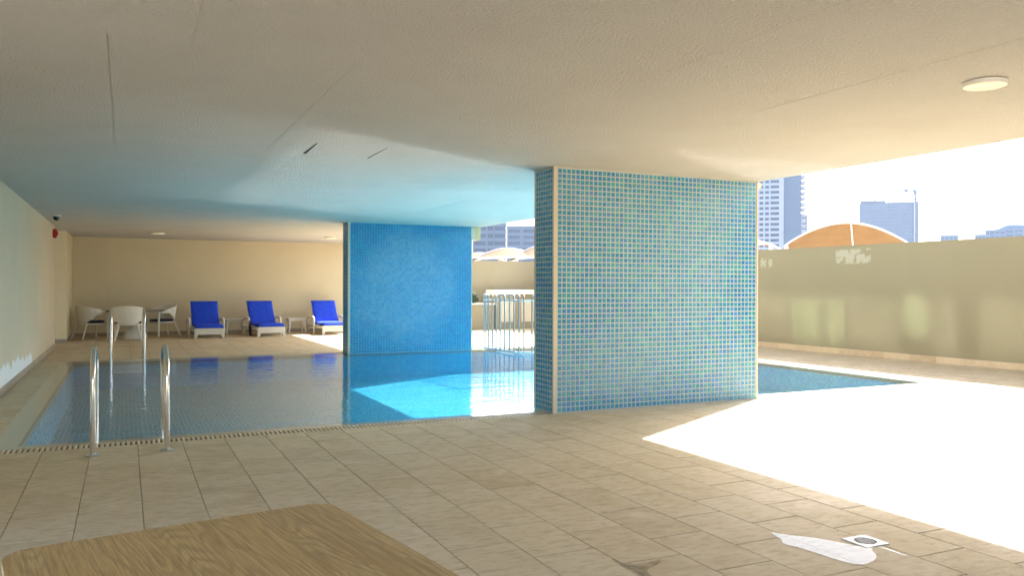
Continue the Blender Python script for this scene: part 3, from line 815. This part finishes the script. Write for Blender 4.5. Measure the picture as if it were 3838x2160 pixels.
# ------------------------------------------------------------------ planters and shrub beyond the fence
pl = thing('planter', 'low tan planter wall with white rim in front of the far parapet', 'planter', (11.3,26.2,0))
boxpart('planter_body', (-.75,-.25,-.005), (.36,.45,.86), M['wall_mid'], pl, .01); boxpart('rim', (-.77,-.27,.862), (.38,.47,.91), M['white_paint'], pl, .006)
ub = thing('bar_counter', 'tan outdoor counter with thick white top beside the low planter', 'counter', (12.6,26.2,0))
boxpart('counter_body', (-.88,-.25,-.005), (1.1,.45,1.22), M['wall_mid'], ub, .01); boxpart('counter_top', (-.95,-.34,1.222), (1.2,.5,1.38), M['white_paint'], ub, .01)
boxpart('cabinet_door', (-.7,-.262,.25), (-.2,-.252,1.02), M['trim'], ub); boxpart('cabinet_door', (.1,-.262,.25), (.6,-.252,1.02), M['trim'], ub)
sh = thing('shrub', 'small round dark green shrub in the low planter', 'shrub', (10.95,26.2,.91))
m = MB()
for k in range(420):
    v = Vector((random.gauss(0,1), random.gauss(0,1), random.gauss(0,1))).normalized()*random.uniform(.12,.21)
    c = v+Vector((0,0,.17)); a = Vector((random.gauss(0,1),random.gauss(0,1),random.gauss(0,1))).normalized()*.035; b = v.cross(a).normalized()*.018
    m.add([c-a, c-b, c+a, c+b], [(0,1,2,3)])
m.build('foliage', M['leaf'], sh)
m = MB(); m.tube([(0,0,-.02),(0,0,.2)], [.02,.012], 6); m.build('stem', M['bare_concrete'], sh)

# ------------------------------------------------------------------ shade canopies beyond the parapets
def barrel_canopy(label, P0, P1, rise, depth, sag, name='shade_canopy', rib=True, open_front=True, grp='peach fabric shade canopies'):
    """an arched fabric roof: front arch from P0 to P1, barrel running back by depth"""
    P0, P1 = Vector(P0), Vector(P1); mid = (P0+P1)/2
    root = thing(name, label, 'canopy', (mid.x, mid.y, -15), 0, grp); L = Vector(root.location)
    d = P1-P0; n = Vector((d.y, -d.x, 0)).normalized()
    if n.dot(mid) < 0: n = -n
    def surf(u, v):
        p = P0+d*u+n*depth*v
        zz = rise*math.sin(math.pi*u)**.9 if 0 < u < 1 else 0
        zz *= (1-v)**1.2 if open_front else (.12+.88*v**.8)
        zz -= sag*math.sin(math.pi*v)*math.sin(math.pi*u)+(.15*v if open_front else 0)
        return Vector((p.x, p.y, p.z+zz))-L
    m = MB(); m.grid(surf, 28, 10, .01); m.build('fabric', M['fabric'], root, smooth=True)
    for v in (0, 1):
        m = MB(); m.tube([surf(k/24, v)+Vector((0,0,.02)) for k in range(25)], .036, 8); m.build('arch_pipe', M['white_paint'], root, smooth=True)
    for u in (0, 1):
        m = MB(); m.tube([surf(u, k/8) for k in range(9)], .05, 8); m.build('edge_pipe', M['white_paint'], root, smooth=True)
        for v in (0, 1):
            q = surf(u, v); m = MB(); m.tube([q, Vector((q.x, q.y, 0))], .09, 8); m.build('post', M['white_paint'], root, smooth=True)
    if rib:
        q = surf(.54, 0); b = P0+d*.56-L; m = MB(); m.tube([q, Vector((b.x, b.y, b.z-.3))], .032, 8); m.build('prop', M['white_paint'], root, smooth=True)
    return root
barrel_canopy('peach arched shade canopy with white pipe frame above the right parapet', (27.75,28.75,3.45), (31.3,25.0,3.40), .98, 5.0, .25)
barrel_canopy('pale peach shade canopy just right of the nearest pillar, behind the parapet', (24.6,33.6,3.2), (27.9,29.9,3.55), .75, 5.0, .2, rib=False, open_front=False)
barrel_canopy('pale peach shade canopy seen between the pillars, nearest the far pillar', (16.1,43.2,3.0), (19.0,41.6,3.05), .55, 5.0, .1, rib=False, open_front=False)
barrel_canopy('broad middle peach shade canopy seen between the pillars', (17.3,40.6,2.95), (21.6,39.3,3.0), .80, 4.5, .1, rib=False, open_front=False)
barrel_canopy('peach shade canopy seen between the pillars, beside the nearest pillar', (19.0,39.4,2.95), (23.2,37.9,3.1), .95, 4.5, .1, rib=False, open_front=False)

# ------------------------------------------------------------------ far towers
def ray_at(u, v, dist):
    d = rt*((u-1919)/FPX) + up*((1080-v)/FPX) + fw
    t = dist/math.hypot(d.x, d.y); return Vector((d.x*t, d.y*t, H+d.z*t))
def tower(label, u0, u1, vtop, dist, floor_h, cols, deep=14, wallm='facade', winm='pane', piers=True, name='tower_block', vis_rows=16, side=None):
    """a block facing the pool: core, floor bands, piers and single windows"""
    a, b = ray_at(u0, vtop, dist), ray_at(u1, vtop, dist); top = a.z
    mid = (a+b)/2; rx = (b-a); rx.z = 0; Wd = rx.length; rx.normalize(); rz = math.atan2(rx.y, rx.x)
    root = thing(name, label, 'building', (mid.x, mid.y, -15), rz); Hh = top+15
    boxpart('core', (-Wd/2+.5,.55,0), (Wd/2-.5,deep,Hh-.4), M[wallm], root)
    n = int(Hh/floor_h)
    boxpart('roof_slab', (-Wd/2-.2,-.1,Hh-.39), (Wd/2+.2,deep+.2,Hh), M[wallm], root)
    bandme = None
    for k in range(n):
        z1 = Hh-.4-k*floor_h; bz = z1-floor_h*.45
        if z1-floor_h < 0: break
        if k < vis_rows:
            boxpart('floor_band', (-Wd/2,0,z1-floor_h*.45), (Wd/2,.549,z1-.003), M[wallm], root)
            x = -Wd/2
            for (w, kind) in cols:
                ww = w*Wd
                if kind == 'w': boxpart('window', (x+.05,.28,z1-floor_h+.003), (x+ww-.05,.545,z1-floor_h*.45-.003), M[winm], root)
                else: boxpart('pier', (x,.05,z1-floor_h+.003), (x+ww,.546,z1-floor_h*.45-.003), M[wallm], root)
                x += ww
        else:
            boxpart('lower_wall', (-Wd/2,0,0), (Wd/2,.549,z1-.003), M[wallm], root); break
    if side: side(root, Wd, Hh, deep)
    return root
DD = 3838/2576
def sideA(root, Wd, Hh, deep):
    # darker flank and stepped balconies on the right
    boxpart('flank', (Wd/2+.003,.6,0), (Wd/2+9.2,deep+2,Hh+8), M['facade_dark'], root)
    k = 0; z = Hh+7
    while z > 40 and k < 22:
        boxpart('balcony', (Wd/2+9.203,1.5,z-1.4), (Wd/2+11.6,deep-1,z), M['facade'], root); z -= 3.05; k += 1
tower('tall pale tower with rows of dark windows beside the nearest pillar', 1895*DD, 1972*DD, 380*DD, 480, 3.0, [(.06,'p'),(.12,'w'),(.03,'p'),(.13,'w'),(.05,'p'),(.13,'w'),(.05,'p'),(.28,'w'),(.15,'p')], side=sideA, vis_rows=24)
tower('slim lower building just right of the tall pale tower', 2013*DD, 2031*DD, 541*DD, 620, 3.2, [(.3,'p'),(.4,'w'),(.3,'p')], wallm='facade_dark', vis_rows=8)
def sideC(root, Wd, Hh, deep):
    for k in range(9):
        x = -Wd/2+2+k*(Wd-4)/8; boxpart('column_stub', (x-.4,1,Hh), (x+.4,1.8,Hh+random.uniform(1.2,3.4)), M['bare_concrete'], root)
    boxpart('lift_core', (-Wd/2+.9,2,Hh+.003), (-.05*Wd,9,Hh+2.4), M['bare_concrete'], root)
    for k in range(3):
        m = MB(); m.xbox((-Wd/2+k*8-3,1,Hh+1.2+k*.6), (-Wd/2+9+k*7,3,Hh+4.2), .8, .5); m.build('formwork', M['bare_concrete'], root)
    boxpart('hoist_mast', (Wd/2-4.2,-1.2,0), (Wd/2-3.0,-.11,Hh+1), M['facade'], root)
tower('dark concrete tower under construction with a crane on its roof', 2161*DD, 2311*DD, 512*DD, 900, 3.6, [(.12,'w'),(.01,'p')]*7+[(.09,'w')], deep=22, wallm='bare_concrete', winm='facade_dark', side=sideC, vis_rows=18)
cr = thing('tower_crane', 'thin tower crane above the concrete tower under construction', 'crane', ray_at(2302*DD, 512*DD, 905))
m = MB(); m.xbox((0,0,-1),(0,0,14),1.6,1.6); m.build('mast', M['facade_dark'], cr)
rx_ = Vector((math.cos(-math.atan2(fw.x, fw.y)), math.sin(-math.atan2(fw.x, fw.y)), 0))
m = MB(); m.xbox(-rx_*9+Vector((0,0,13)), rx_*1+Vector((0,0,12.4)), 1.2, 1.5); m.xbox(-rx_*11+Vector((0,0,12.6)), -rx_*7.5+Vector((0,0,12.6)), 2.2, 3.0); m.build('counter_jib', M['facade_dark'], cr)
m = MB(); m.tube([Vector((0,0,13)), -rx_*7+Vector((0,0,31))], [.45,.25], 6); m.build('jib', M['facade'], cr)
boxpart('cab', (-1.2,-1.2,9.5), (1.6,1.2,13.2), M['facade_dark'], cr)
tower('low flat block on the horizon right of the concrete tower', 2366*DD, 2411*DD, 592*DD, 1000, 4, [(.2,'w'),(.05,'p')]*4, wallm='facade_dark', vis_rows=5)
tower('low stepped block on the horizon, left wing of the domed group', 2452*DD, 2490*DD, 590*DD, 900, 4, [(.2,'w'),(.05,'p')]*4, wallm='facade_dark', vis_rows=5)
tower('middle stepped block on the horizon below the domed roof', 2478*DD, 2530*DD, 578*DD, 920, 4, [(.2,'w'),(.05,'p')]*4, wallm='facade_dark', vis_rows=5)
def sideD(root, Wd, Hh, deep):
    m = MB(); m.lathe([(Wd*.42,0),(Wd*.40,2.0),(Wd*.30,4.2),(Wd*.18,5.4),(Wd*.05,5.6)], (0,deep/2,Hh+.003), 20); m.build('dome_roof', M['facade_dark'], root, smooth=True)
tower('broad block with rounded roof at the right end of the horizon', 2508*DD, 2600*DD, 575*DD, 940, 4, [(.2,'w'),(.05,'p')]*4, wallm='facade_dark', vis_rows=5, side=sideD, deep=30)
tower('blue striped tower with long balconies seen between the pillars', 1189*DD, 1274*DD, 540*DD, 330, 3.0, [(.05,'p'),(.34,'w'),(.05,'p'),(.18,'w'),(.03,'p'),(.33,'w'),(.02,'p')], winm='pane', wallm='facade_dark', vis_rows=13)
tower('blue grey tower behind the striped one, seen beside the nearest pillar', 1275*DD, 1350*DD, 568*DD, 420, 3.2, [(.05,'p'),(.4,'w'),(.1,'p'),(.4,'w'),(.05,'p')], wallm='facade_dark', vis_rows=12)

# ------------------------------------------------------------------ storeys of the building above the pool
bu = thing('building', 'upper storeys of the building standing over the covered pool', 'building', (SX,12,CZ+.4))
L = Vector(bu.location)
boxpart('facade_wall', (-9,-9,.003), (-.1,15.5,9.6), M['wall'], bu)
fz = CZ+.4
def pane(y0, y1, z0, z1, mt): 
    w = boxpart('window', (-.098,y0-12,z0-fz), (-.05,y1-12,z1-fz), M['trim'], bu); boxpart('pane', (-.049,y0-12+.04,z0-fz+.04), (-.045,y1-12-.04,z1-fz-.04), M[mt], w)
for y0, y1, z0, z1, mt in ((17.75,18.75,6.65,7.76,'green_glass'),(17.08,17.72,6.65,7.76,'green_glass'),(15.78,16.52,7.45,7.74,'green_glass'),(15.05,15.70,7.0,7.86,'green_glass'),
        (18.78,20.6,6.65,7.86,'facade_glass'),(15.74,17.05,6.65,7.42,'facade_glass'),(14.45,15.02,6.65,7.86,'facade_glass'),(16.55,17.05,7.45,7.86,'facade_glass'),(11.9,14.1,6.65,7.86,'facade_glass'),(8.4,11.5,6.65,7.86,'facade_glass'),(5.0,8.0,6.65,7.86,'facade_glass')):
    pane(y0, y1, z0, z1, mt)

# ------------------------------------------------------------------ haze: the air between here and the towers
hz = NT('haze_air'); hz.n.remove(hz.b); pv = hz.new('VolumePrincipled')
pv.inputs['Color'].default_value = (.40,.475,.60,1); pv.inputs['Density'].default_value = .00025; pv.inputs['Anisotropy'].default_value = 0.0
hz.l.new(pv.outputs[0], hz.out.inputs['Volume'])
haze = boxpart('haze', (-1510,-1510,-17.0), (1510,1510,130.0), hz.m); tag(haze, kind='stuff')
